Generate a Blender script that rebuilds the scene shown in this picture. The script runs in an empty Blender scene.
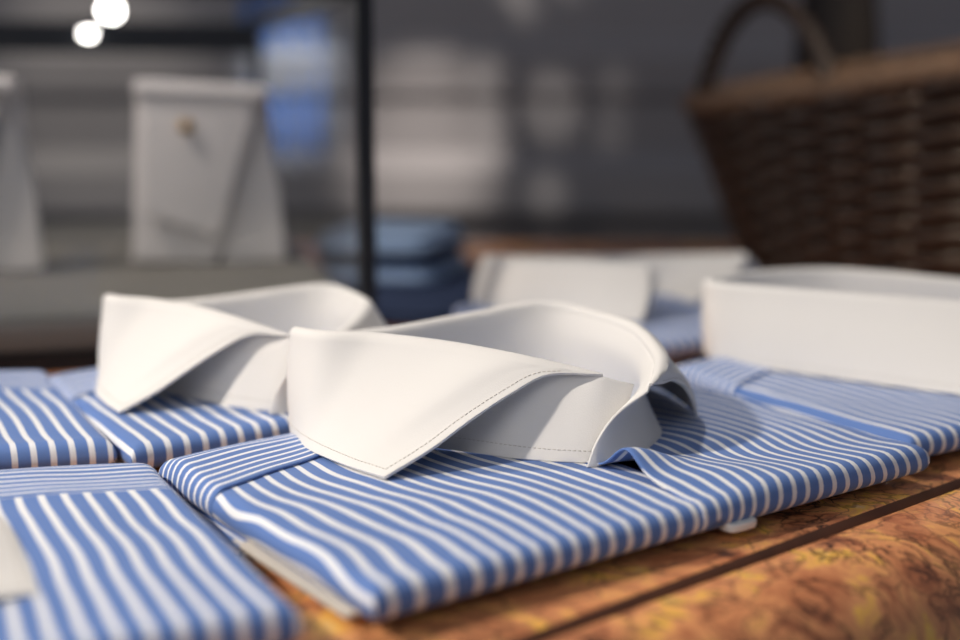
import bpy, bmesh, math, random
from mathutils import Vector, noise
random.seed(7)
SC = bpy.context.scene
COL = SC.collection
PI = math.pi

# ------------------------------------------------------------------ helpers
def link(o, parent=None):
    COL.objects.link(o)
    if parent is not None:
        o.parent = parent
    return o

def thing(name, label, cat, loc=(0, 0, 0), group=None):
    o = bpy.data.objects.new(name, None)
    o.empty_display_size = .02
    o.location = loc
    o['label'] = label; o['category'] = cat
    if group: o['group'] = group
    return link(o)

def mesh_obj(name, verts, faces, mat, parent=None, off=(0, 0, 0), uvs=None, smooth=True):
    me = bpy.data.meshes.new(name)
    ox, oy, oz = off
    me.from_pydata([(v[0]-ox, v[1]-oy, v[2]-oz) for v in verts], [], faces)
    if uvs is not None:
        lay = me.uv_layers.new(name='stripe')
        for lp in me.loops:
            lay.data[lp.index].uv = uvs[lp.vertex_index]
    bm = bmesh.new(); bm.from_mesh(me)
    bmesh.ops.recalc_face_normals(bm, faces=bm.faces)
    bm.to_mesh(me); bm.free()
    for p in me.polygons: p.use_smooth = smooth
    me.materials.append(mat)
    o = bpy.data.objects.new(name, me)
    return link(o, parent)

def bm_obj(name, bm, mat, parent=None, off=(0, 0, 0), smooth=False):
    me = bpy.data.meshes.new(name)
    bmesh.ops.translate(bm, verts=bm.verts, vec=(-off[0], -off[1], -off[2]))
    bmesh.ops.recalc_face_normals(bm, faces=bm.faces)
    bm.to_mesh(me); bm.free()
    for p in me.polygons: p.use_smooth = smooth
    me.materials.append(mat)
    o = bpy.data.objects.new(name, me)
    return link(o, parent)

def bevel(o, w, seg=3):
    m = o.modifiers.new('bevel', 'BEVEL'); m.width = w; m.segments = seg; m.limit_method = 'ANGLE'
    for p in o.data.polygons: p.use_smooth = True
    return o

def solid(o, t, offset=0.):
    m = o.modifiers.new('solidify', 'SOLIDIFY'); m.thickness = t; m.offset = offset
    return o

def prism_bm(bm, poly, z0, z1):
    """vertical prism from a plan polygon"""
    lo = [bm.verts.new((p[0], p[1], z0)) for p in poly]
    hi = [bm.verts.new((p[0], p[1], z1)) for p in poly]
    n = len(poly)
    bm.faces.new(lo[::-1]); bm.faces.new(hi)
    for i in range(n):
        bm.faces.new((lo[i], lo[(i+1) % n], hi[(i+1) % n], hi[i]))

def bar_bm(bm, p0, p1, w, h=None):
    """square bar between two points"""
    h = h or w
    p0, p1 = Vector(p0), Vector(p1)
    d = (p1-p0).normalized()
    up = Vector((0, 0, 1)) if abs(d.z) < .9 else Vector((.277, -.96, 0)).normalized()
    sx = d.cross(up).normalized(); sy = sx.cross(d).normalized()
    q = []
    for p in (p0, p1):
        q.append([bm.verts.new(p + sx*(a*w/2) + sy*(b*h/2)) for a, b in ((-1, -1), (1, -1), (1, 1), (-1, 1))])
    bm.faces.new(q[0][::-1]); bm.faces.new(q[1])
    for i in range(4):
        bm.faces.new((q[0][i], q[0][(i+1) % 4], q[1][(i+1) % 4], q[1][i]))

def tube_bm(bm, pts, r, n=10, closed=False, taper=None):
    pts = [Vector(p) for p in pts]
    rings = []
    N = len(pts)
    prev = None
    for i, p in enumerate(pts):
        if closed: d = pts[(i+1) % N]-pts[i-1]
        else: d = pts[min(i+1, N-1)]-pts[max(i-1, 0)]
        d.normalize()
        if prev is None:
            a = d.orthogonal().normalized()
        else:
            a = (prev - d*prev.dot(d)).normalized()
        prev = a
        b = d.cross(a)
        rr = r if taper is None else r*taper(i/(N-1))
        rings.append([bm.verts.new(p + (a*math.cos(2*PI*k/n)+b*math.sin(2*PI*k/n))*rr) for k in range(n)])
    M = N if closed else N-1
    for i in range(M):
        A, B = rings[i], rings[(i+1) % N]
        for k in range(n):
            bm.faces.new((A[k], A[(k+1) % n], B[(k+1) % n], B[k]))
    if not closed:
        bm.faces.new(rings[0][::-1]); bm.faces.new(rings[-1])

def lathe_bm(bm, prof, c=(0, 0, 0), n=32):
    rings = []
    for r, z in prof:
        if r < 1e-6: rings.append([bm.verts.new((c[0], c[1], c[2]+z))])
        else: rings.append([bm.verts.new((c[0]+r*math.cos(2*PI*k/n), c[1]+r*math.sin(2*PI*k/n), c[2]+z)) for k in range(n)])
    for A, B in zip(rings, rings[1:]):
        for k in range(n):
            a0, a1 = A[k % len(A)], A[(k+1) % len(A)]
            b0, b1 = B[k % len(B)], B[(k+1) % len(B)]
            f = []
            for v in (a0, a1, b1, b0):
                if v not in f: f.append(v)
            if len(f) > 2: bm.faces.new(f)

def crom(pts, t):
    """Catmull-Rom through pts, t in 0..1"""
    n = len(pts)-1
    x = min(max(t, 0), 1)*n
    i = min(int(x), n-1); f = x-i
    p1, p2 = Vector(pts[i]), Vector(pts[i+1])
    p0 = Vector(pts[i-1]) if i > 0 else p1*2-p2
    p3 = Vector(pts[i+2]) if i+2 <= n else p2*2-p1
    return .5*((2*p1)+(p2-p0)*f+(2*p0-5*p1+4*p2-p3)*f*f+(3*p1-p0-3*p2+p3)*f**3)

def resample(pts, n):
    """n+1 points evenly spaced by arc length on the spline"""
    fine = [crom(pts, i/400) for i in range(401)]
    s = [0]
    for a, b in zip(fine, fine[1:]): s.append(s[-1]+(b-a).length)
    out = []; j = 0
    for k in range(n+1):
        t = s[-1]*k/n
        while j < 399 and s[j+1] < t: j += 1
        f = (t-s[j])/max(s[j+1]-s[j], 1e-9)
        out.append(fine[j].lerp(fine[j+1], min(max(f, 0), 1)))
    return out

def sstep(a, b, x):
    t = min(max((x-a)/(b-a), 0), 1); return t*t*(3-2*t)

# ------------------------------------------------------------------ materials
def new_mat(name):
    m = bpy.data.materials.new(name); m.use_nodes = True
    nt = m.node_tree
    return m, nt, nt.nodes['Principled BSDF']

def N(nt, t, **kw):
    n = nt.nodes.new(t)
    for k, v in kw.items(): setattr(n, k, v)
    return n

def plain(name, col, rough=.5, metal=0., sheen=0., noise_amt=0., nscale=30., bump=0., bscale=200., spec=.5):
    m, nt, b = new_mat(name)
    b.inputs['Base Color'].default_value = (*col, 1)
    b.inputs['Roughness'].default_value = rough
    b.inputs['Metallic'].default_value = metal
    b.inputs['Specular IOR Level'].default_value = spec
    if sheen:
        b.inputs['Sheen Weight'].default_value = sheen
        b.inputs['Sheen Roughness'].default_value = .5
    tc = N(nt, 'ShaderNodeTexCoord')
    if noise_amt:
        nz = N(nt, 'ShaderNodeTexNoise'); nz.inputs['Scale'].default_value = nscale; nz.inputs['Detail'].default_value = 5
        nt.links.new(tc.outputs['Object'], nz.inputs['Vector'])
        mr = N(nt, 'ShaderNodeMapRange'); mr.inputs['To Min'].default_value = 1-noise_amt; mr.inputs['To Max'].default_value = 1+noise_amt
        nt.links.new(nz.outputs['Fac'], mr.inputs['Value'])
        mx = N(nt, 'ShaderNodeMix', data_type='RGBA', blend_type='MULTIPLY'); mx.inputs['Factor'].default_value = 1
        mx.inputs['A'].default_value = (*col, 1)
        nt.links.new(mr.outputs['Result'], mx.inputs['B'])
        nt.links.new(mx.outputs['Result'], b.inputs['Base Color'])
    if bump:
        nb = N(nt, 'ShaderNodeTexNoise'); nb.inputs['Scale'].default_value = bscale; nb.inputs['Detail'].default_value = 3
        nt.links.new(tc.outputs['Object'], nb.inputs['Vector'])
        bp = N(nt, 'ShaderNodeBump'); bp.inputs['Strength'].default_value = bump; bp.inputs['Distance'].default_value = .001
        nt.links.new(nb.outputs['Fac'], bp.inputs['Height'])
        nt.links.new(bp.outputs['Normal'], b.inputs['Normal'])
    return m

def stripe_mat(name, blue, white, width=.36):
    """woven stripes that follow the cloth's own coordinate"""
    m, nt, b = new_mat(name)
    uv = N(nt, 'ShaderNodeUVMap', uv_map='stripe')
    sx = N(nt, 'ShaderNodeSeparateXYZ'); nt.links.new(uv.outputs['UV'], sx.inputs[0])
    fr = N(nt, 'ShaderNodeMath', operation='FRACT'); nt.links.new(sx.outputs['X'], fr.inputs[0])
    sb = N(nt, 'ShaderNodeMath', operation='SUBTRACT'); nt.links.new(fr.outputs[0], sb.inputs[0]); sb.inputs[1].default_value = .5
    ab = N(nt, 'ShaderNodeMath', operation='ABSOLUTE'); nt.links.new(sb.outputs[0], ab.inputs[0])
    mr = N(nt, 'ShaderNodeMapRange', interpolation_type='SMOOTHSTEP')
    mr.inputs['From Min'].default_value = width/2-.02; mr.inputs['From Max'].default_value = width/2+.02
    nt.links.new(ab.outputs[0], mr.inputs['Value'])
    mx = N(nt, 'ShaderNodeMix', data_type='RGBA')
    mx.inputs['A'].default_value = (*white, 1); mx.inputs['B'].default_value = (*blue, 1)
    nt.links.new(mr.outputs['Result'], mx.inputs['Factor'])
    nt.links.new(mx.outputs['Result'], b.inputs['Base Color'])
    b.inputs['Roughness'].default_value = .75
    b.inputs['Specular IOR Level'].default_value = .25
    b.inputs['Sheen Weight'].default_value = .12
    b.inputs['Sheen Roughness'].default_value = .4
    tc = N(nt, 'ShaderNodeTexCoord')
    nb = N(nt, 'ShaderNodeTexNoise'); nb.inputs['Scale'].default_value = 900; nb.inputs['Detail'].default_value = 2
    nt.links.new(tc.outputs['Object'], nb.inputs['Vector'])
    bp = N(nt, 'ShaderNodeBump'); bp.inputs['Strength'].default_value = .15; bp.inputs['Distance'].default_value = .0006
    nt.links.new(nb.outputs['Fac'], bp.inputs['Height'])
    nt.links.new(bp.outputs['Normal'], b.inputs['Normal'])
    return m

def marble_mat():
    m, nt, b = new_mat('brown_orange_marble')
    tc = N(nt, 'ShaderNodeTexCoord')
    mp = N(nt, 'ShaderNodeMapping'); mp.inputs['Rotation'].default_value = (0, 0, .5)
    mp.inputs['Scale'].default_value = (1, 1.35, 1)
    nt.links.new(tc.outputs['Object'], mp.inputs['Vector'])
    # warp
    wn = N(nt, 'ShaderNodeTexNoise'); wn.inputs['Scale'].default_value = 20; wn.inputs['Detail'].default_value = 6
    nt.links.new(mp.outputs[0], wn.inputs['Vector'])
    wv = N(nt, 'ShaderNodeVectorMath', operation='MULTIPLY_ADD')
    wv.inputs[1].default_value = (.09, .09, .09)
    nt.links.new(wn.outputs['Color'], wv.inputs[0]); nt.links.new(mp.outputs[0], wv.inputs[2])
    # ground colours
    n1 = N(nt, 'ShaderNodeTexNoise'); n1.inputs['Scale'].default_value = 34; n1.inputs['Detail'].default_value = 6; n1.inputs['Roughness'].default_value = .6
    nt.links.new(wv.outputs[0], n1.inputs['Vector'])
    cr = N(nt, 'ShaderNodeValToRGB')
    e = cr.color_ramp.elements
    e[0].position = .32; e[0].color = (.09, .035, .02, 1)
    e[1].position = .39; e[1].color = (.46, .16, .07, 1)
    for p, c in ((.50, (.68, .28, .12, 1)), (.57, (.80, .37, .14, 1)), (.63, (.92, .52, .09, 1)), (.72, (.78, .50, .30, 1))):
        x = e.new(p); x.color = c
    nt.links.new(n1.outputs['Fac'], cr.inputs[0])
    # veins
    def vein(scale, w0, w1):
        vo = N(nt, 'ShaderNodeTexVoronoi', feature='DISTANCE_TO_EDGE'); vo.inputs['Scale'].default_value = scale
        nt.links.new(wv.outputs[0], vo.inputs['Vector'])
        mr = N(nt, 'ShaderNodeMapRange', interpolation_type='SMOOTHSTEP')
        mr.inputs['From Min'].default_value = w0; mr.inputs['From Max'].default_value = w1
        mr.inputs['To Min'].default_value = 1; mr.inputs['To Max'].default_value = 0
        nt.links.new(vo.outputs['Distance'], mr.inputs['Value'])
        return mr
    v1 = vein(30, .0, .045); v2 = vein(75, .0, .10)
    msk = N(nt, 'ShaderNodeTexNoise'); msk.inputs['Scale'].default_value = 12; msk.inputs['Detail'].default_value = 3
    nt.links.new(tc.outputs['Object'], msk.inputs['Vector'])
    mm = N(nt, 'ShaderNodeMapRange', interpolation_type='SMOOTHSTEP'); mm.inputs['From Min'].default_value = .47; mm.inputs['From Max'].default_value = .60
    nt.links.new(msk.outputs['Fac'], mm.inputs['Value'])
    q = N(nt, 'ShaderNodeMath', operation='MULTIPLY'); nt.links.new(v2.outputs[0], q.inputs[0]); nt.links.new(mm.outputs[0], q.inputs[1])
    q1 = N(nt, 'ShaderNodeMath', operation='MULTIPLY'); nt.links.new(v1.outputs[0], q1.inputs[0]); q1.inputs[1].default_value = .6
    mxx = N(nt, 'ShaderNodeMath', operation='MAXIMUM'); nt.links.new(q.outputs[0], mxx.inputs[0]); nt.links.new(q1.outputs[0], mxx.inputs[1])
    mx = N(nt, 'ShaderNodeMix', data_type='RGBA'); mx.inputs['B'].default_value = (.03, .014, .010, 1)
    nt.links.new(cr.outputs[0], mx.inputs['A']); nt.links.new(mxx.outputs[0], mx.inputs['Factor'])
    nt.links.new(mx.outputs['Result'], b.inputs['Base Color'])
    b.inputs['Roughness'].default_value = .28
    b.inputs['Specular IOR Level'].default_value = .45
    return m

def glass_mat():
    m = bpy.data.materials.new('clear_case_glass'); m.use_nodes = True
    nt = m.node_tree; nt.nodes.clear()
    out = N(nt, 'ShaderNodeOutputMaterial')
    tr = N(nt, 'ShaderNodeBsdfTransparent'); tr.inputs[0].default_value = (.96, .96, .96, 1)
    gl = N(nt, 'ShaderNodeBsdfGlossy'); gl.inputs['Roughness'].default_value = .03
    fr = N(nt, 'ShaderNodeLayerWeight')
    mx = N(nt, 'ShaderNodeMixShader')
    pw = N(nt, 'ShaderNodeMath', operation='POWER'); pw.inputs[1].default_value = 4; nt.links.new(fr.outputs['Facing'], pw.inputs[0])
    ml = N(nt, 'ShaderNodeMath', operation='MULTIPLY_ADD'); ml.inputs[1].default_value = .20; ml.inputs[2].default_value = .03; nt.links.new(pw.outputs[0], ml.inputs[0])
    nt.links.new(ml.outputs[0], mx.inputs[0]); nt.links.new(tr.outputs[0], mx.inputs[1]); nt.links.new(gl.outputs[0], mx.inputs[2])
    nt.links.new(mx.outputs[0], out.inputs[0])
    return m

def emit_mat(name, col, s):
    m = bpy.data.materials.new(name); m.use_nodes = True
    nt = m.node_tree; nt.nodes.clear()
    out = N(nt, 'ShaderNodeOutputMaterial'); em = N(nt, 'ShaderNodeEmission')
    em.inputs[0].default_value = (*col, 1); em.inputs[1].default_value = s
    nt.links.new(em.outputs[0], out.inputs[0])
    return m

M_STRIPE = stripe_mat('blue_white_striped_poplin', (.115, .205, .47), (.78, .785, .80), .33)
M_WHITE = plain('white_collar_cotton', (.76, .735, .70), .75, sheen=.1, bump=.12, bscale=1400, spec=.25)
M_STITCH = plain('off_white_thread', (.60, .56, .51), .8)
M_CARD = plain('cream_cardboard', (.62, .57, .50), .8, noise_amt=.08)
M_PLASTIC = plain('white_plastic', (.80, .80, .77), .35)
M_MARBLE = marble_mat()
M_GROOVE_SHADE = plain('painted_groove_shade', (.10, .045, .026), .7, noise_amt=.4, nscale=60)  # shade of the groove painted as a dark brown
M_WOOD = plain('dark_stained_wood', (.045, .025, .016), .45, noise_amt=.3, nscale=14)
M_FRAME = plain('blackened_metal', (.012, .013, .017), .38, metal=.3, noise_amt=.1)
M_PLINTH = plain('dark_grey_case_base', (.115, .105, .10), .5, noise_amt=.1)
M_FELT = plain('grey_case_lining', (.20, .195, .175), .9, noise_amt=.08, nscale=60)
M_GLASS = glass_mat()
M_PIQUE = plain('white_pique_cotton', (.80, .775, .76), .85, bump=.3, bscale=500, spec=.2)
M_BRASS = plain('brass', (.55, .33, .10), .25, metal=1.)
M_BULB = emit_mat('lit_bulb', (1, .97, .92), 22)
M_WALL = plain('grey_painted_wood_panelling', (.27, .26, .275), .55, noise_amt=.06, nscale=9)
M_FLOOR = plain('dark_floor', (.06, .045, .035), .5, noise_amt=.2, nscale=6)
M_BLUE = plain('blue_reflection_cloth', (.055, .16, .46), .8, sheen=.2, noise_amt=.08)  # cloth colour standing in for a blue reflection in the glass
M_STACKS = [plain('pale_blue_poplin', (.30, .42, .62), .8, noise_amt=.1, nscale=40),
            plain('navy_poplin', (.03, .05, .115), .8, noise_amt=.1, nscale=40),
            plain('sky_blue_poplin', (.33, .46, .66), .8, noise_amt=.1, nscale=40)]
M_WICKER = plain('dark_brown_wicker', (.034, .017, .010), .42, noise_amt=.55, nscale=38, bump=.5, bscale=300)
M_RIM = plain('tan_wicker', (.17, .10, .06), .5, noise_amt=.35, nscale=60, bump=.5, bscale=300)
M_VASE = plain('dark_brown_glaze', (.014, .009, .008), .7)

# ------------------------------------------------------------------ setting
def struct(o):
    o['kind'] = 'structure'; return o

WY = 1.95
# panelled wall: one extruded moulding profile, (depth towards the room, height)
prof = [(0, -.85), (0, -.075), (.006, -.070), (.010, -.058), (.004, -.050), (.004, -.026), (.012, -.020), (.018, -.010),
        (.010, -.004), (.010, .010), (.026, .016), (.036, .026), (.034, .040), (.022, .050), (.010, .056), (.0, .060),
        (0, .185), (.006, .191), (.014, .199), (.016, .212), (.008, .222), (.008, .232), (.0, .242), (0, 1.7)]
vs = []; fs = []
for x in (-2.2, 2.2):
    for d, z in prof: vs.append((x, WY-d, z))
n = len(prof)
for i in range(n-1): fs.append((i, i+1, n+i+1, n+i))
w = struct(mesh_obj('wall_back', vs, fs, M_WALL, smooth=False))
solid(w, .05, -1)
bm = bmesh.new(); prism_bm(bm, [(-2.2, -1.5), (2.2, -1.5), (2.2, WY+.02), (-2.2, WY+.02)], -.90, -.85)
struct(bm_obj('floor', bm, M_FLOOR))

# ------------------------------------------------------------------ marble-topped chest
EX = Vector((.765, .644)); MX = Vector((.644, -.765)); G0 = Vector((.045, .470))
tb = thing('marble_topped_chest', 'orange brown veined marble top with moulded edge under the striped shirts', 'chest', (.1, .9, -.85))
off = (.1, .9, -.85)
mp = [(-.0062, 0), (-.0050, -.0008), (-.0026, -.0050), (.0014, -.0056), (.0036, -.0014), (.0054, .0001), (.008, .0004), (.015, .0004), (.022, -.0004)]
for k in range(1, 15):
    a = PI/2*k/14
    mp.append((.022+.038*math.sin(a), -.0004-.048*(1-math.cos(a))))
mp += [(.058, -.053), (.052, -.056), (.052, -.062)]
t0, t1 = -1.05, 1.35
vs = []; fs = []
back0, back1 = (-1.1, 1.60), None
for t in (t0, t1):
    for d, z in mp:
        p = G0+EX*t+MX*d
        vs.append((p.x, p.y, z))
n = len(mp)
for i in range(n-1): fs.append((i, i+1, n+i+1, n+i))
pa = G0+EX*t0+MX*mp[0][0]; pb = G0+EX*t1+MX*mp[0][0]
k = len(vs)
poly = [(-1.1, pa.y), (-1.1, 1.60), (pb.x, 1.60)]
for p in poly: vs.append((p[0], p[1], 0))
fs.append((0, k, k+1, k+2, n))
for p in poly: vs.append((p[0], p[1], -.062))
fs.append((n-1, k+3, k+4, k+5, 2*n-1))
fs += [(k, k+1, k+4, k+3), (k+1, k+2, k+5, k+4)]
top = mesh_obj('marble_top', vs, fs, M_MARBLE, tb, off)
top.data.materials.append(M_GROOVE_SHADE)
for p in list(top.data.polygons)[1:3]: p.material_index = 1  # groove shade put into the colour of its far wall and floor
m = top.modifiers.new('es', 'EDGE_SPLIT'); m.split_angle = math.radians(40)
a = G0+EX*(t0+.05)+MX*.042; b = G0+EX*(t1-.05)+MX*.042
bm = bmesh.new(); prism_bm(bm, [(a.x, a.y), (b.x, b.y), (b.x, 1.56), (-1.05, 1.56), (-1.05, a.y)], -.85, -.062)
bm_obj('chest_body', bm, M_WOOD, tb, off)

# ------------------------------------------------------------------ shirts
PERIOD = .0094

class Quad:
    droop = .009
    """plan of a folded shirt: a runs shoulder -> hem, b across the width"""
    def __init__(s, S0, S1, H1, H0):
        s.c = [Vector(p) for p in (S0, S1, H1, H0)]
        s.L = ((s.c[3]-s.c[0]).length+(s.c[2]-s.c[1]).length)/2
        s.W = ((s.c[1]-s.c[0]).length+(s.c[2]-s.c[3]).length)/2
        s.mid = (s.c[0]+s.c[1]+s.c[2]+s.c[3])/4
    def at(s, a, b):
        f, g = a/s.L, b/s.W
        f += s.droop/s.L*abs(2*g-1)**5*max(0, 1-max(f, 0))**5
        return (s.c[0]*(1-g)+s.c[1]*g)*(1-f)+(s.c[3]*(1-g)+s.c[2]*g)*f

def wrap(p, lo, hi, r):
    if p < lo:
        th = (lo-p)/r; return lo-r*math.sin(th), r*(1-math.cos(th))
    if p > hi:
        th = (p-hi)/r; return hi+r*math.sin(th), r*(1-math.cos(th))
    return p, 0.

def axis_steps(lo, hi, r, n, wlo=True, whi=True, ang=PI*.97, m=9):
    out = []
    if wlo: out += [lo-r*ang*(m-i)/m for i in range(m)]
    out += [lo+(hi-lo)*i/n for i in range(n+1)]
    if whi: out += [hi+r*ang*(i+1)/m for i in range(m)]
    return out

def sheet(name, q, A, B, ar, br, r, z, zf, uvf, mat, parent, off, thick=.0009, amap=None):
    """cloth sheet; A, B: parameter lists; ar, br: (lo, hi) where wrapping starts"""
    vs = []; uv = []; fs = []
    for a in A:
        for b in B:
            b2, db = wrap(b, br[0], br[1], r)
            aa = amap(a, b2) if amap else a
            a2, da = wrap(aa, ar[0], ar[1], r)
            d = max(da, db)
            ex = r*math.sqrt(max(0, 1-(1-d/r)**2))
            a2 = min(max(a2, ar[0]-ex), ar[1]+ex); b2 = min(max(b2, br[0]-ex), br[1]+ex)
            p = q.at(a2, b2)
            vs.append((p.x, p.y, z-d+zf(a2, b2)*max(0, 1-d/r)))
            uv.append(uvf(aa, b))
    nb = len(B)
    for i in range(len(A)-1):
        for j in range(nb-1):
            k = i*nb+j
            fs.append((k, k+1, k+nb+1, k+nb))
    o = mesh_obj(name, vs, fs, mat, parent, off, uv)
    solid(o, thick, -1 if False else 0)
    return o

GROUP = 'folded blue and white striped shirts on the marble top'

def make_shirt(label, S0, S1, H1, H0, seed, seam=(.066, .34), lip=True, ptop=.0205):
    q = Quad(S0, S1, H1, H0)
    L, W = q.L, q.W
    off = (q.mid.x, q.mid.y, 0)
    root = thing('folded_shirt', label, 'shirt', off, GROUP)
    r = .0066
    def nz(a, b, s, k): return noise.noise(Vector((a*s+seed*7.3, b*s*k, seed*3.1)))
    def wr(a, b):
        e = sstep(0, .02, a)*sstep(0, .02, L-a)
        v = .0035*math.exp(-(a/.03)**2)
        v += .0010*nz(a, b, 16, 1.6)+.0007*nz(a, b, 34, .6)
        v += .0011*math.exp(-((a-.085+.25*b)/.010)**2)*math.exp(-(b/.06)**2)
        v += .0011*math.exp(-((a-.115-.35*b)/.016)**2)*math.exp(-((b-.09)/.05)**2)
        return v*e
    def uvd(a, b):
        return (1 if lip else .45)*(.0016*nz(a, b, 11, .9)*sstep(.0, .05, a)+.0016*nz(a, b, 27, .5))
    def seamf(b):
        return max(seam[0]-seam[1]*max(0, min(b, W-b)), .022)
    def uv_body(a, b):
        w_ = (.0034 if lip else .0012)*math.exp(-((a-.085+.25*b)/.016)**2)*math.exp(-(b/.07)**2)
        w_ -= (.010*sstep(.07, .165, a)*sstep(.0, .05, b)-.004*sstep(.16, .2, a) if lip else 0)
        return ((b+uvd(a, b)+w_)/PERIOD+seed*.17+.32, a*10)
    def uv_yoke(a, b):
        s = seamf(min(max(b, 0), W))
        t = a/s*(.066)/.0073
        return (t+.35*nz(a, b, 20, .8)+.22, b*10)
    bp = W*.512
    lo_a, hi_a, lo_b, hi_b = r*.4, L-r*.6, r*.5, W-r*.5
    # left front under the placket
    sheet('left_front', q, axis_steps(lo_a, hi_a, r, 70, True, True), axis_steps(lo_b, bp+.014, r, 60, True, False),
          (lo_a, hi_a), (lo_b, 9), r, .0198, wr, uv_body, M_STRIPE, root, off)
    # right front with its placket edge lifting off the left front
    def lipf(a, b):
        d = max(0, b-bp)
        v = wr(a, b)+.0011
        if lip:
            v += .0115*math.exp(-((a-.1545)/.0115)**2)*math.exp(-(d/.028)**2)
            v += .0035*math.exp(-((a-.168-d*.35)/.020)**2)*math.exp(-((d-.03)/.04)**2)
            v -= .0012*math.exp(-((a-.195)/.015)**2)*math.exp(-(d/.04)**2)
        return v
    def uv_right(a, b):
        d = max(0, b-bp)
        w_ = .0055*math.exp(-((a-.15-d*.3)/.022)**2)*math.exp(-(d/.09)**2) if lip else 0
        w_ += (1 if lip else .15)*(.0042*math.sin(a*46+b*22)+.0016*math.sin(a*88-b*31+1))*sstep(.0, .04, d)
        return ((b+uvd(a, b)+w_)/(PERIOD*(.9 if lip else 1))+.35, a*10)
    sheet('right_front', q, axis_steps(lo_a, hi_a, r, 110, True, True), axis_steps(bp, hi_b, r, 70, False, True),
          (lo_a, hi_a), (-9, hi_b), r, .0198, lipf, uv_right, M_STRIPE, root, off)
    # shoulder yoke, its stripes running across
    ya = [-r*PI*.9*(8-i)/8 for i in range(8)]+[i/22 for i in range(23)]
    def amap(t, b):
        return lo_a+t if t < 0 else lo_a+(seamf(b)-lo_a)*t
    sheet('yoke', q, ya, axis_steps(lo_b, hi_b, r, 90), (lo_a, hi_a), (lo_b, hi_b), r, .0198,
          lambda a, b: wr(a, b)+.0013, uv_yoke, M_STRIPE, root, off, .001, amap)
    # folded-under back, a second layer below
    r2 = .0026
    sheet('folded_back', q, axis_steps(.004, L*.47, r2, 40), axis_steps(-.003, W-.003, r2, 60), (.004, L*.47), (-.003, W-.003), r2, .0060,
          lambda a, b: 0, lambda a, b: (b/.0046, a), M_STRIPE, root, off, .0009)
    # stiffening card, its edge showing down the side
    bm = bmesh.new()
    pts = [q.at(a, b) for a, b in ((L*.44, -.0048), (L*.44, W*.98), (L-.014, W*.98), (L-.014, -.0048))]
    prism_bm(bm, pts, .0040, .0064)
    bevel(bm_obj('stiffening_card', bm, M_CARD, root, off), .0008, 2)
    return root, q, off

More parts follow.
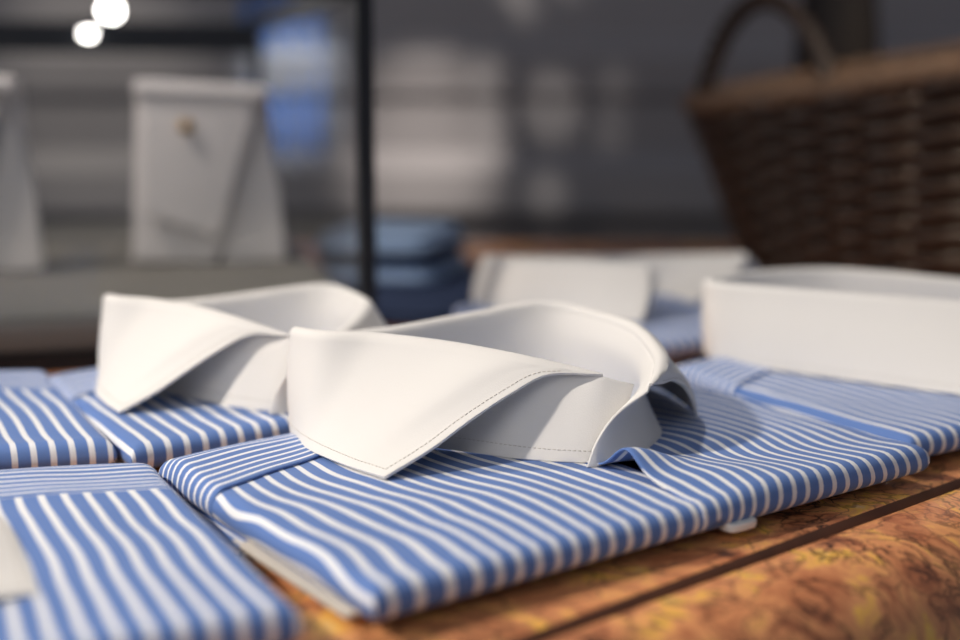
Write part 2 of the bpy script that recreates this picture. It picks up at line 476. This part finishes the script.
def collar(root, off, F, E, Le, Re, B, Lb, Rb, Tl, Tr, out_sign=-1., stitch=True):
    """F fold line, E lower edge of the leaf, Le / Re the leaf's two front edges (fold -> point),
    B bottom of the stand, Lb / Rb the stand's two ends (top -> bottom), Tl / Tr extra top points of the stand beyond the leaf"""
    ns, ntl = 120, 26
    Fs = [crom(F, i/ns) for i in range(ns+1)]; Es = [crom(E, i/ns) for i in range(ns+1)]
    Ls = [crom(Le, i/ntl) for i in range(ntl+1)]; Rs = [crom(Re, i/ntl) for i in range(ntl+1)]
    cen = sum(Fs, Vector())/len(Fs)
    nrm = []
    for i in range(ns+1):
        d = Fs[min(i+1, ns)]-Fs[max(i-1, 0)]
        nn = Vector((d.y, -d.x, 0)).normalized()
        if nn.dot(Fs[i]-cen) < 0 and False: nn = -nn
        nrm.append(nn*out_sign)
    en = [.2+.8*min(1, i/ns*16, (1-i/ns)*16) for i in range(ns+1)]
    rows = []
    roll = [(-.0030, -.0044), (-.0028, -.0022), (-.0020, -.0008), (-.0008, -.0001), (.0006, -.0001), (.0018, -.0008)]
    for dn, dz in roll:
        rows.append([Fs[i]+nrm[i]*dn*en[i]+Vector((0, 0, dz*en[i])) for i in range(ns+1)])
    grid = []
    for k in range(1, ntl+1):
        t = k/ntl
        lr = Fs[0]*(1-t)+Es[0]*t; rr = Fs[-1]*(1-t)+Es[-1]*t
        row = []
        for i in range(ns+1):
            s = i/ns
            p = Fs[i]*(1-t)+Es[i]*t+(Ls[k]-lr)*(1-sstep(0, .24, s))+(Rs[k]-rr)*sstep(.80, 1, s)
            bulge = .0028*math.exp(-t*5)+.0026*math.sin(PI*t)*min(1, s*8, (1-s)*8)
            row.append(p+nrm[i]*bulge*en[i])
        grid.append(row)
    allr = rows+grid
    vs = [v for rw in allr for v in rw]; fs = []
    nc = ns+1
    for j in range(len(allr)-1):
        for i in range(ns):
            fs.append((j*nc+i, j*nc+i+1, (j+1)*nc+i+1, (j+1)*nc+i))
    leaf = mesh_obj('collar_leaf', vs, fs, M_WHITE, root, off)
    solid(leaf, .0015, 0)
    mb = leaf.modifiers.new('bevel', 'BEVEL'); mb.width = .0005; mb.segments = 2; mb.limit_method = 'ANGLE'; mb.angle_limit = math.radians(50)
    # stand
    Ts = [Fs[i]-nrm[i]*.0031*en[i]+Vector((0, 0, -.0038*en[i])) for i in range(0, ns+1, 2)]
    Ts = [Vector(p) for p in Tl]+Ts+[Vector(p) for p in Tr]
    Ts = resample(Ts, ns); Bs = resample(B, ns)
    nb_ = 16
    Lx = [crom(Lb, i/nb_) for i in range(nb_+1)]; Rx = [crom(Rb, i/nb_) for i in range(nb_+1)]
    # pin the ends
    vs = []; fs = []
    for k in range(nb_+1):
        t = k/nb_
        for i in range(ns+1):
            s = i/ns
            p = Ts[i]*(1-t)+Bs[i]*t+Lx[k]*(1-s)+Rx[k]*s
            p -= (Lx[0]*(1-t)+Lx[-1]*t)*(1-s)+(Rx[0]*(1-t)+Rx[-1]*t)*s
            vs.append(p)
    for k in range(nb_):
        for i in range(ns):
            fs.append((k*nc+i, k*nc+i+1, (k+1)*nc+i+1, (k+1)*nc+i))
    st = mesh_obj('collar_stand', vs, fs, M_WHITE, root, off)
    solid(st, .0014, 0)
    mb = st.modifiers.new('bevel', 'BEVEL'); mb.width = .0005; mb.segments = 2; mb.limit_method = 'ANGLE'; mb.angle_limit = math.radians(50)
    if not stitch: return
    # row of stitches 4.5 mm inside the leaf's free edges, and one along the foot of the stand
    def dashes(name, pts, par, r=.00022, dash=.0015, gap=.0009, lift=None):
        bm = bmesh.new()
        seg = [0]
        for a, b in zip(pts, pts[1:]): seg.append(seg[-1]+(b-a).length)
        def at(s):
            for j in range(len(pts)-1):
                if seg[j+1] >= s:
                    return pts[j].lerp(pts[j+1], (s-seg[j])/max(seg[j+1]-seg[j], 1e-9))
            return pts[-1].copy()
        s = 0
        while s+dash < seg[-1]:
            a, b = at(s), at(s+dash)
            if (b-a).length > 1e-5:
                tube_bm(bm, [a, (a+b)/2, b], r, 5)
            s += dash+gap
        bm_obj(name, bm, M_STITCH, par, off, True)
    path = []
    ins = .0048
    def leafpt(si, tk):
        i = min(max(si, 0), ns); k = min(max(tk, 0), ntl-1)
        i0 = int(i); f = i-i0; i1 = min(i0+1, ns); k0 = int(k); g = k-k0; k1 = min(k0+1, ntl-1)
        a = grid[k0][i0].lerp(grid[k0][i1], f); b = grid[k1][i0].lerp(grid[k1][i1], f)
        p = a.lerp(b, g)
        n2 = (grid[k0][i1]-grid[k0][i0] if i1 > i0 else grid[k0][i0]-grid[k0][i0-1]).cross(grid[k1][i0]-grid[k0][i0] if k1 > k0 else grid[k0][i0]-grid[k0-1][i0])
        if n2.length > 0: n2.normalize()
        if n2.dot(nrm[i0]) < 0: n2 = -n2
        return p+n2*.00085
    def walk(pts):
        d = 0
        for m in range(len(pts)-1):
            l = (pts[m+1]-pts[m]).length
            if d+l >= ins: return m+(ins-d)/max(l, 1e-9)
            d += l
        return len(pts)-1
    def dS(k): return walk(grid[k])
    def dSr(k): return walk(grid[k][::-1])
    def dT(i): return walk([grid[k][min(max(int(i), 0), ns)] for k in range(ntl-1, -1, -1)])
    kb = ntl-1-dT(dS(ntl-1-4)); kr = ntl-1-dT(ns-dSr(ntl-1-4))
    for k in range(2, int(kb)+1): path.append(leafpt(dS(k), k))
    s0 = dS(int(kb)); s1 = dSr(int(kr))
    path.append(leafpt(s0, kb))
    for i in range(int(s0)+1, ns-int(s1)): path.append(leafpt(i, ntl-1-dT(i)))
    for k in range(int(kr), 1, -1): path.append(leafpt(ns-dSr(k), k))
    dashes('stitching', path, leaf)
    row = nb_-2
    pts = []
    for i in range(2, ns//2):
        p = vs[row*nc+i]; d = vs[row*nc+i+1]-vs[row*nc+i-1]
        pts.append(p+Vector((d.y, -d.x, 0)).normalized()*out_sign*.0008)
    dashes('stitching', pts, st)

# the collar of the front shirt, modelled in place
CF = dict(
    F=[(.058, .612, .0600), (.043, .615, .0632), (.019, .620, .0677), (-.015, .634, .0712), (-.050, .645, .0731), (-.0785, .648, .0738),
       (-.0945, .667, .0722), (-.080, .690, .0650), (-.045, .706, .0655), (-.004, .730, .0688), (.037, .747, .0722), (.064, .733, .0694),
       (.084, .700, .0675), (.090, .650, .0642), (.0868, .622, .0612), (.081, .608, .0565)],
    E=[(-.043, .571, .0218), (-.052, .580, .0218), (-.062, .590, .0218), (-.072, .602, .0218), (-.0815, .615, .0218), (-.0895, .632, .0218),
       (-.0970, .662, .0218), (-.083, .697, .0222), (-.048, .730, .0240), (-.006, .755, .0260), (.040, .774, .0280), (.076, .766, .0270),
       (.101, .738, .0250), (.112, .702, .0238), (.1145, .686, .0235), (.114, .672, .0235)],
    Le=[(.058, .612, .0600), (.0328, .610, .0605), (.0155, .603, .0535), (-.004, .594, .0427), (-.0225, .583, .0315), (-.043, .571, .0218)],
    Re=[(.081, .608, .0565), (.087, .620, .0538), (.095, .638, .0510), (.104, .655, .0440), (.1105, .665, .0336), (.114, .672, .0235)],
    B=[(.059, .6045, .0205), (.050, .599, .0205), (.020, .605, .0205), (-.012, .620, .0205), (-.045, .634, .0205), (-.078, .643, .0205), (-.090, .662, .0205),
       (-.075, .684, .0205), (-.042, .702, .0205), (-.004, .724, .0205), (.036, .740, .0205), (.066, .728, .0205), (.087, .700, .0205), (.093, .660, .0205),
       (.087, .634, .0205), (.074, .611, .0205), (.056, .594, .0205), (.0495, .5915, .0205)],
    Tl=[(.0735, .6125, .0555), (.066, .6125, .0570)],
    Tr=[(.079, .604, .0535)],
    Lb=[(.0735, .6125, .0555), (.068, .6095, .040), (.059, .6045, .0205)],
    Rb=[(.079, .604, .0535), (.063, .5975, .0437), (.0542, .594, .0324), (.0495, .5915, .0205)],
)

def xf(tab, piv, ang, to, sc=1., zs=1., tilt=(0, 0)):
    """the same collar lying elsewhere: turned about piv and moved to the point to"""
    c, s = math.cos(ang), math.sin(ang)
    out = {}
    for k, pts in tab.items():
        o = []
        for x, y, z in pts:
            dx, dy = (x-piv[0])*sc, (y-piv[1])*sc
            nx, ny = dx*c-dy*s, dx*s+dy*c
            zz = .0205+(z-.0205)*zs*(1+tilt[0]*nx+tilt[1]*ny)
            o.append((to[0]+nx, to[1]+ny, zz))
        out[k] = o
    return out

# front shirt
sh, q, off = make_shirt('sharply focused striped shirt with white collar, a lifted placket fold below the collar opening',
                        (-.153, .609), (.099, .793), (.217, .627), (-.037, .446), 1)
collar(sh, off, **CF)
bm = bmesh.new()
pc = q.at(q.L-.001, q.W*.592); e = (q.c[2]-q.c[3]).normalized(); u = (q.c[3]-q.c[0]).normalized()
pts = []
for k in range(20):
    a = 2*PI*k/20
    ca, sa = math.cos(a), math.sin(a)
    p = pc+e*(.0088*abs(ca)**.55*(1 if ca > 0 else -1))+u*(.0060*abs(sa)**.55*(1 if sa > 0 else -1))
    pts.append((p.x, p.y))
prism_bm(bm, pts, .0048, .0085)
clip = bevel(bm_obj('shirt_clip', bm, M_PLASTIC, sh, off), .0008, 3)
clip['label'] = 'small white plastic clip under the hem'

# left front shirt, cut by the frame
sh, q, off = make_shirt('blurred striped shirt in the lower left corner, one white collar point beside it',
                        (-.42, .53), (-.161, .604), (-.065, .428), (-.33, .30), 2, seam=(.058, .10), lip=False)
CL = dict(CF)
CL['E'] = CF['E'][:-4]+[(.098, .745, .0235), (.120, .715, .0230), (.1355, .684, .0226), (.150, .655, .0225)]
CL['Re'] = [(.081, .608, .0565), (.090, .612, .051), (.108, .622, .044), (.127, .635, .035), (.140, .646, .028), (.150, .655, .0225)]
collar(sh, off, **xf(CL, (.150, .655), .0, (-.1540, .436), 1.1, .5))

# shirt behind on the left with a collar
sh, q, off = make_shirt('striped shirt in front of the glass case with a whole white collar in view',
                        (-.266, .785), (-.065, .925), (.050, .800), (-.170, .630), 3, lip=False)
collar(sh, off, **xf(CF, (-.0935, .648), -.2, (-.2225, .760), .84, .99, (0, -.3)))

# far left shirt
sh, q, off = make_shirt('striped shirt at the left edge below the glass case, no collar showing',
                        (-.55, .74), (-.274, .800), (-.186, .638), (-.44, .57), 4, lip=False)
collar(sh, off, **xf(CF, (.114, .672), -.06, (-.325, .690)))

# right shirt
sh, q, off = make_shirt('striped shirt in front of the basket, the long plain side of its white collar showing',
                        (.118, .815), (.372, .972), (.472, .806), (.2185, .647), 5, lip=False)
CR = dict(
    F=[(.385, .742, .0600), (.355, .744, .0640), (.33, .747, .0662), (.28, .766, .0690), (.22, .793, .0695), (.172, .818, .0700), (.1475, .836, .0702),
       (.158, .862, .0690), (.195, .886, .0697), (.245, .893, .0700), (.300, .868, .0685), (.345, .84, .066), (.385, .80, .0620), (.398, .772, .0580)],
    E=[(.335, .680, .0218), (.315, .695, .0218), (.295, .711, .0218), (.255, .740, .0218), (.207, .774, .0218), (.168, .803, .0218), (.1495, .828, .0218), (.153, .868, .0218),
       (.19, .905, .0225), (.25, .918, .024), (.32, .895, .024), (.37, .86, .024), (.405, .83, .023), (.425, .80, .0225)],
    Le=[(.385, .742, .0600), (.362, .715, .043), (.335, .680, .0218)],
    Re=[(.398, .772, .0580), (.415, .785, .045), (.425, .80, .0225)],
    B=[(.40, .738, .0205), (.355, .735, .0205), (.32, .742, .0205), (.27, .765, .0205), (.21, .795, .0205), (.165, .822, .0205), (.154, .838, .0205), (.165, .862, .0205),
       (.20, .88, .0205), (.25, .885, .0205), (.31, .86, .0205), (.37, .81, .0205), (.40, .765, .0205)],
    Tl=[(.40, .745, .057)], Tr=[(.402, .764, .055)],
    Lb=[(.40, .745, .057), (.402, .742, .04), (.40, .738, .0205)],
    Rb=[(.402, .764, .055), (.402, .764, .04), (.40, .765, .0205)])
collar(sh, off, **CR)

# far middle shirt
sh, q, off = make_shirt('farthest striped shirt, hazy white collar behind the central collar, left of the basket',
                        (-.022, 1.03), (.222, 1.205), (.335, 1.035), (.088, .862), 6, lip=False)
CM = dict(
    F=[(.127, .985, .0595), (.10, .992, .0605), (.07, 1.0, .0608), (.03, 1.015, .0600), (.006, 1.037, .0588), (.012, 1.070, .0555), (.05, 1.09, .0520), (.11, 1.095, .0515),
       (.17, 1.085, .0540), (.213, 1.055, .0590)],
    E=[(.118, .950, .0218), (.09, .962, .0218), (.06, .98, .0218), (.02, 1.0, .0218), (-.003, 1.032, .0218), (.0, 1.085, .0218), (.045, 1.12, .023), (.12, 1.125, .024),
       (.19, 1.108, .024), (.236, 1.075, .0225)],
    Le=[(.127, .985, .0595), (.126, .968, .042), (.118, .950, .0218)],
    Re=[(.213, 1.055, .0590), (.226, 1.062, .045), (.236, 1.075, .0225)],
    B=[(.125, .978, .0205), (.10, .986, .0205), (.07, .996, .0205), (.03, 1.01, .0205), (.012, 1.037, .0205), (.017, 1.07, .0205), (.05, 1.093, .0205), (.11, 1.098, .0205),
       (.15, 1.08, .0205), (.168, 1.035, .0205)],
    Tl=[(.135, .984, .056)], Tr=[(.215, 1.048, .056)],
    Lb=[(.135, .984, .056), (.132, .981, .04), (.125, .978, .0205)],
    Rb=[(.215, 1.048, .056), (.197, 1.038, .04), (.168, 1.035, .0205)])
collar(sh, off, **CM)

# ------------------------------------------------------------------ glass display case
cw = Vector((.961, .277, 0)); cn = Vector((-.277, .961, 0))
C0 = Vector((-.0745, .945, 0)); CWd, CDp, CT = .62, .66, .256
def cp(a, d, z): return C0-cw*a+cn*d+Vector((0, 0, z))
case = thing('glass_display_case', 'glass display case with thin black metal frame and grey base behind the shirts', 'display case', tuple(cp(CWd/2, CDp/2, 0)))
coff = tuple(cp(CWd/2, CDp/2, 0))
bm = bmesh.new(); prism_bm(bm, [cp(a, d, 0) for a, d in ((0, 0), (0, CDp), (CWd, CDp), (CWd, 0))], 0, .012)
bm_obj('base_foot', bm, M_FRAME, case, coff)
bm = bmesh.new(); prism_bm(bm, [cp(a, d, 0) for a, d in ((.004, .004), (.004, CDp-.004), (CWd-.004, CDp-.004), (CWd-.004, .004))], .012, .034)
bevel(bm_obj('base_plinth', bm, M_PLINTH, case, coff), .004, 3)
bm = bmesh.new(); prism_bm(bm, [cp(a, d, 0) for a, d in ((.014, .014), (.014, CDp-.014), (CWd-.014, CDp-.014), (CWd-.014, .014))], .034, .036)
bm_obj('case_lining', bm, M_FELT, case, coff)
PW = .012
for a, d in ((0, 0), (0, CDp), (CWd, CDp), (CWd, 0)):
    aa = PW/2 if a == 0 else CWd-PW/2; dd = PW/2 if d == 0 else CDp-PW/2
    bm = bmesh.new(); bar_bm(bm, cp(aa, dd, .034), cp(aa, dd, CT), PW)
    bm_obj('frame_post', bm, M_FRAME, case, coff)
for A, Bq in (((0, 0), (CWd, 0)), ((CWd, 0), (CWd, CDp)), ((CWd, CDp), (0, CDp)), ((0, CDp), (0, 0))):
    def ins(p): return (min(max(p[0], PW/2), CWd-PW/2), min(max(p[1], PW/2), CDp-PW/2))
    a, b = ins(A), ins(Bq)
    bk_ = A == (CWd, CDp)
    zc = CT-.014 if bk_ else CT+.003
    bm = bmesh.new(); bar_bm(bm, cp(a[0], a[1], zc), cp(b[0], b[1], zc), PW, .036 if bk_ else .014)
    bm_obj('top_rail', bm, M_FRAME, case, coff)
for a0, d0, a1, d1 in ((PW, PW/2, CWd-PW, PW/2), (PW/2, PW, PW/2, CDp-PW)):
    t = cn*.002 if d0 == d1 else cw*.002
    P4 = [cp(a0, d0, 0)-t, cp(a1, d1, 0)-t, cp(a1, d1, 0)+t, cp(a0, d0, 0)+t]
    bm = bmesh.new(); prism_bm(bm, P4, .035, CT-.004)
    bm_obj('glass_pane', bm, M_GLASS, case, coff)

def bulb(name, label, p, r, half=False, up=False):
    t = thing(name, label, 'lamp', p, None)
    bm = bmesh.new()
    prof_ = [(0, -r)]+[(r*math.sin(PI*k/16), -r*math.cos(PI*k/16)) for k in range(1, 9 if half else 16)]+[(0, 0 if half else r)]
    lathe_bm(bm, prof_, p, 24)
    bm_obj('bulb', bm, M_BULB, t, p, True)
    bm = bmesh.new()
    zc = 0 if half else r*.85
    if up: lathe_bm(bm, [(0, -r*.8), (r*.55, -r*.8), (r*.6, -r*1.25), (0, -r*1.25)], p, 24)
    else: lathe_bm(bm, [(0, zc), (r*(1.25 if half else .55), zc), (r*(1.25 if half else .55), zc+.012), (0, zc+.012)], p, 24)
    bm_obj('lamp_holder', bm, M_FRAME, t, p)
    return t

# ------------------------------------------------------------------ white waistcoat fronts standing in the case
def slab(name, outline, y0, th, bulge, mat, parent, off, ax, ay, cpos, seg=3):
    """thick padded panel from an outline given in its own plane (x along ax, height z)"""
    bm = bmesh.new()
    f = [bm.verts.new(Vector((0, 0, z))+Vector((ax.x*x, ax.y*x, 0))+Vector((ay.x*y0, ay.y*y0, 0))+cpos) for x, z in outline]
    b = [bm.verts.new(v.co+Vector((ay.x*th, ay.y*th, 0))) for v in f]
    n_ = len(outline)
    bm.faces.new(f); bm.faces.new(b[::-1])
    for i in range(n_): bm.faces.new((f[i], b[i], b[(i+1) % n_], f[(i+1) % n_]))
    o = bm_obj(name, bm, mat, parent, off, True)
    bevel(o, th*.42, 4)
    return o

def bib(label, cx, cy, sc):
    base = Vector((cx, cy, .036))
    t = thing('white_waistcoat', label, 'waistcoat', tuple(base), 'white waistcoats standing in the glass case')
    ax = Vector((.985, .17)); ay = Vector((-.17, .985))
    def S(l): return [(x*sc, z*sc) for x, z in l]
    slab('back_panel', S([(-.066, 0), (.066, 0), (.058, .162), (-.060, .168)]), 0, .014, 0, M_PIQUE, t, base, ax, ay, base)
    slab('front_panel', S([(-.070, .004), (.004, .0), (.020, .030), (.040, .150), (-.060, .162)]), -.012, .010, 0, M_PIQUE, t, base, ax, ay, base)
    slab('front_panel', S([(.012, .0), (.070, .002), (.066, .070), (.048, .152), (.034, .150)]), -.010, .008, 0, M_PIQUE, t, base, ax, ay, base)
    fl = slab('lapel', S([(-.058, .048), (.008, .026), (.014, .036), (.046, .140), (.040, .152), (-.054, .158)]), -.026, .010, 0, M_PIQUE, t, base, ax, ay, base)
    tp = slab('neck_band', S([(-.062, .152), (.058, .147), (.059, .163), (-.062, .170)]), -.030, .036, 0, M_PIQUE, t, base, ax, ay, base)
    bm = bmesh.new()
    c = base+Vector((ax.x*-.016*sc-ay.x*.030, ax.y*-.016*sc-ay.y*.030, .128*sc))
    tube_bm(bm, [c+Vector((ay.x*k, ay.y*k, 0)) for k in (-.004, -.002, .004)], .0058, 16, taper=lambda f: .7 if f < .1 else 1)
    st = bm_obj('stud', bm, M_BRASS, t, base, True); st['label'] = 'round brass stud'
    return t
bib('white pique waistcoat with brass stud standing in the glass case, whole in view', -.240, 1.165, .95)
bib('white pique waistcoat in the glass case, cut by the left edge of the view', -.438, 1.10, 1.0)

# case lamps hanging from the back top rail
def D(px, py, Y):
    c, s = math.cos(math.radians(10.5)), math.sin(math.radians(10.5))
    x, y = (px-480)/1320, (320-py)/1320
    d = Vector((x, c+y*s, -s+y*c)); return Vector((0, 0, .2))+d*(Y/d.y)

rl = cp(.1800, CDp-PW/2, CT+.004)
bulb('case_lamp', 'round lit bulb standing on the back rail of the glass case', (rl.x+.012, rl.y+.003, rl.z+.0119), .0095, up=True)
rl = cp(.193, CDp-PW-.0115, CT-.008)
bulb('case_lamp', 'half-round lit lamp on the rail just below the round bulb', (rl.x, rl.y, rl.z), .0062, half=True)

# ------------------------------------------------------------------ stack of folded blue shirts
z = 0
names = ['navy folded shirt at the bottom of the stack beside the case post', 'pale blue folded shirt second from bottom in the stack beside the case post',
         'navy folded shirt third from bottom in the stack beside the case post', 'pale blue folded shirt on top of the stack beside the case post']
for k, (hh, mi, dx) in enumerate(((.012, 1, .008), (.021, 0, 0), (.007, 1, -.002), (.018, 2, -.003))):
    base = Vector((-.083+dx*.4, 1.255, z)) if k else Vector((-.052, 1.195, 0))
    t = thing('stacked_shirt', names[k], 'shirt', tuple(base), 'blue folded shirts stacked beside the case')
    hw, hd = (.064+dx, .075) if k else (.078, .150)
    for nm, z0, z1, sh_ in (('folded_body', 0, hh*.62, 0), ('folded_sleeve', hh*.62, hh, -.006)):
        vs = []; fs = []
        NA = 40
        ringsd = [(0, z0), (.80, z0), (.97, z0+(z1-z0)*.2), (1, z0+(z1-z0)*.5), (.97, z0+(z1-z0)*.82), (.85, z1), (0, z1)]
        for sr, zz in ringsd:
            for a in range(NA):
                th = 2*PI*a/NA; ca, sa = math.cos(th), math.sin(th)
                x = abs(ca)**.38*(1 if ca > 0 else -1)*(hw+sh_)*sr; y = abs(sa)**.38*(1 if sa > 0 else -1)*(hd+sh_)*sr
                rx, ry = x*.96-y*-.25, x*-.25+y*.96
                vs.append((base.x+rx, base.y+ry, z+zz))
        for i in range(len(ringsd)-1):
            for a in range(NA):
                fs.append((i*NA+a, i*NA+(a+1) % NA, (i+1)*NA+(a+1) % NA, (i+1)*NA+a))
        mesh_obj(nm, vs, fs, M_STACKS[mi], t, base)
    z += hh

# ------------------------------------------------------------------ wicker basket
bc = Vector((.447, 1.315, 0))
bk = thing('wicker_basket', 'large dark brown wicker basket with a looped handle at the right behind the shirts', 'basket', tuple(bc))
TILT = .165
def rimz(x): return .212+TILT*(x)     # rim rises to the right
RX0, RY0, RX1, RY1 = .165, .105, .235, .150
def bpt(th, f, dr=0):
    """point on the basket wall; f = 0 bottom .. 1 rim"""
    rx = RX0+(RX1-RX0)*f+dr; ry = RY0+(RY1-RY0)*f+dr
    ca, sa = math.cos(th), math.sin(th)
    x = abs(ca)**.85*(1 if ca > 0 else -1)*rx; y = abs(sa)**.85*(1 if sa > 0 else -1)*ry
    return bc+Vector((x, y, .004+(rimz(x)-.004)*f))
# weave: strands passing over and under upright stakes
NS = 30; NR = 17
bm = bmesh.new()
for rw in range(NR):
    f = (rw+.5)/NR*.97
    pts = []
    for k in range(NS*4):
        th = 2*PI*k/(NS*4)
        ph = math.cos(th*NS/2+PI*(rw % 2))
        pts.append(bpt(th, f, 0.0065*ph))
    tube_bm(bm, pts, .0075, 8, True)
bm_obj('woven_wall', bm, M_WICKER, bk, bc, True)
bm = bmesh.new()
for k in range(NS):
    th = 2*PI*(k+.5)/NS*1.0
    tube_bm(bm, [bpt(th, f) for f in (0, .25, .5, .75, 1)], .0035, 6)
bm_obj('stakes', bm, M_WICKER, bk, bc, True)
vs = [bpt(2*PI*k/64, .02, -.004) for k in range(64)]
o = mesh_obj('basket_bottom', vs, [tuple(range(64))], M_WICKER, bk, bc); solid(o, .006)
bm = bmesh.new()
for s in (0, 1, 2):
    pts = []
    for k in range(240):
        th = 2*PI*k/240; ph = th*26+s*2*PI/3
        pts.append(bpt(th, 1, .0055*math.cos(ph))+Vector((0, 0, .0055*math.sin(ph))))
    tube_bm(bm, pts, .0060, 8, True)
rim = bm_obj('braided_rim', bm, M_RIM, bk, bc, True); rim['label'] = 'lighter tan braided rim'
hA = bpt(PI*1.0+.10, 1); hB = bpt(PI*1.0+1.02, 1)
bm = bmesh.new()
hp = []
for s in (0, 1):
    pts = []
    for k in range(91):
        t = k/90
        base_ = hA.lerp(hB, t)
        h = .086*(math.sin(PI*t))**.62 if 0 < t < 1 else 0
        ph = t*60+s*PI
        o_ = Vector((math.cos(ph)*.0045, math.sin(ph)*.0045*.6, math.sin(ph)*.0035))
        pts.append(base_+Vector((-.010*math.sin(PI*t)*(1-t), 0, h-.012*(1-math.sin(PI*t))))+o_)
    tube_bm(bm, pts, .0062, 8)
bm_obj('handle', bm, M_WICKER, bk, bc, True)

# tall dark vase behind the basket
vb = Vector((.405, 1.53, 0))
va = thing('tall_vase', 'tall very dark brown vase standing behind the wicker basket', 'vase', tuple(vb))
bm = bmesh.new()
lathe_bm(bm, [(0, 0), (.036, 0), (.040, .01), (.045, .08), (.0475, .16), (.047, .24), (.040, .30), (.024, .335), (.022, .36), (.026, .366), (.020, .366), (.018, .335), (0, .33)], vb, 40)
bm_obj('vase_body', bm, M_VASE, va, vb, True)

# ------------------------------------------------------------------ blue curtain added on the wall in place of a blue reflection in the glass
vs = []; fs = []
nx, nz_ = 60, 10
for j in range(nz_+1):
    zz = .048+(.75-.048)*j/nz_
    for i in range(nx+1):
        x = -.335+.115*i/nx
        vs.append((x, WY-.050-.010*math.sin(i/nx*PI*7)-.004*math.sin(i/nx*PI*15+j*.3), zz))
for j in range(nz_):
    for i in range(nx):
        k = j*(nx+1)+i; fs.append((k, k+1, k+nx+2, k+nx+1))
cu = thing('blue_reflection_drape', 'added blue drape on the wall standing in for a blue reflection in the case glass', 'stand_in_drape', (-.28, WY-.05, .75))
co = mesh_obj('reflection_drape', vs, fs, M_BLUE, cu, (-.28, WY-.05, .75)); solid(co, .002)
bm = bmesh.new(); tube_bm(bm, [(-.36, WY-.05, .755), (-.28, WY-.05, .755), (-.20, WY-.05, .755)], .008, 12)
for x in (-.355, -.205): bar_bm(bm, (x, WY-.05, .755), (x, WY+.002, .755), .008)
bm_obj('added_drape_rod', bm, M_FRAME, cu, (-.28, WY-.05, .75))

# ------------------------------------------------------------------ light
def light(name, kind, loc, target, energy, col=(1, 1, 1), **kw):
    l = bpy.data.lights.new(name, kind); l.energy = energy; l.color = col
    for k, v in kw.items(): setattr(l, k, v)
    o = bpy.data.objects.new(name, l); COL.objects.link(o)
    o.location = loc
    o.rotation_euler = (Vector(target)-Vector(loc)).to_track_quat('-Z', 'Y').to_euler()
    return o
# shop spotlights above the table
light('shop_spot_key', 'SPOT', (-1.15, .15, 1.05), (-.085, .53, .03), 86, (1, .915, .82), shadow_soft_size=.05, spot_size=math.radians(50), spot_blend=1)
light('shop_spot_back', 'SPOT', (-.35, 1.25, 1.35), (.07, .58, .02), 34, (1, .93, .86), shadow_soft_size=.05, spot_size=math.radians(38), spot_blend=.8)
light('front_fill', 'AREA', (-.9, -1.1, 1.1), (0, .7, 0), 10.5, (1, .97, .95), shape='RECTANGLE', size=1.2, size_y=1.0)  # soft fill added from behind the camera, on the left
# spot added outside the glass case to brighten the waistcoats
light('added_case_spot', 'SPOT', (-.75, .75, 1.1), (-.32, 1.2, .1), 32, (1, .88, .79), shadow_soft_size=.05, spot_size=math.radians(34), spot_blend=.8)
# spots added to imitate the patches and washes of light on the wall
light('added_wall_spot', 'SPOT', (.00, 1.25, .80), (-.095, WY, .010), 50, (1, .89, .77), shadow_soft_size=.015, spot_size=math.radians(17), spot_blend=1)
for x, z, e, a in ((.012, .165, 4.5, 4.4), (.016, .110, 4.5, 4.4), (.020, .06, 3, 4.4), (.105, .125, 4.5, 6.5), (.195, .15, 1.8, 4.2), (.19, .09, 1.8, 4.2), (.10, -.03, 3.5, 4.5),
                   (.045, .30, 2.5, 4.0), (.065, .275, 2.5, 4.0), (.13, .31, 2, 4.4)):
    light('added_wall_spot', 'SPOT', (x*.8-.03, 1.15, .62), (x, WY, z), e*2.6, (1, .91, .80), shadow_soft_size=.01, spot_size=math.radians(a), spot_blend=.8)
light('added_wall_spot', 'SPOT', (-.75, 1.30, .95), (-.50, WY, .05), 24, (1, .91, .76), shadow_soft_size=.02, spot_size=math.radians(24), spot_blend=.9)
light('added_wall_spot', 'SPOT', (-.20, 1.30, .85), (-.27, WY, .13), 75, (.85, .93, 1), shadow_soft_size=.02, spot_size=math.radians(11), spot_blend=.9)  # added to brighten the stand-in blue drape

light('added_basket_spot', 'SPOT', (1.15, .65, 1.1), (.52, 1.24, .18), 50, (1, .82, .62), shadow_soft_size=.03, spot_size=math.radians(30), spot_blend=.9)  # spot added for the highlights on the basket's weave and rim

wd = bpy.data.worlds.new('shop_ambient'); SC.world = wd; wd.use_nodes = True
bg = wd.node_tree.nodes['Background']
bg.inputs[0].default_value = (.66, .71, .86, 1); bg.inputs[1].default_value = .18

# ------------------------------------------------------------------ camera
cam = bpy.data.cameras.new('camera'); co = bpy.data.objects.new('camera', cam); COL.objects.link(co)
co.location = (0, 0, .2); co.rotation_euler = (math.radians(90-10.5), 0, 0)
cam.sensor_width = 36; cam.lens = 49.5; cam.clip_start = .02
cam.dof.use_dof = True; cam.dof.focus_distance = .625; cam.dof.aperture_fstop = 2.4; cam.dof.aperture_blades = 0
SC.camera = co
vw = SC.view_settings
vw.view_transform = 'Standard'; vw.look = 'None'; vw.gamma = 1; vw.exposure = 0; vw.use_curve_mapping = False
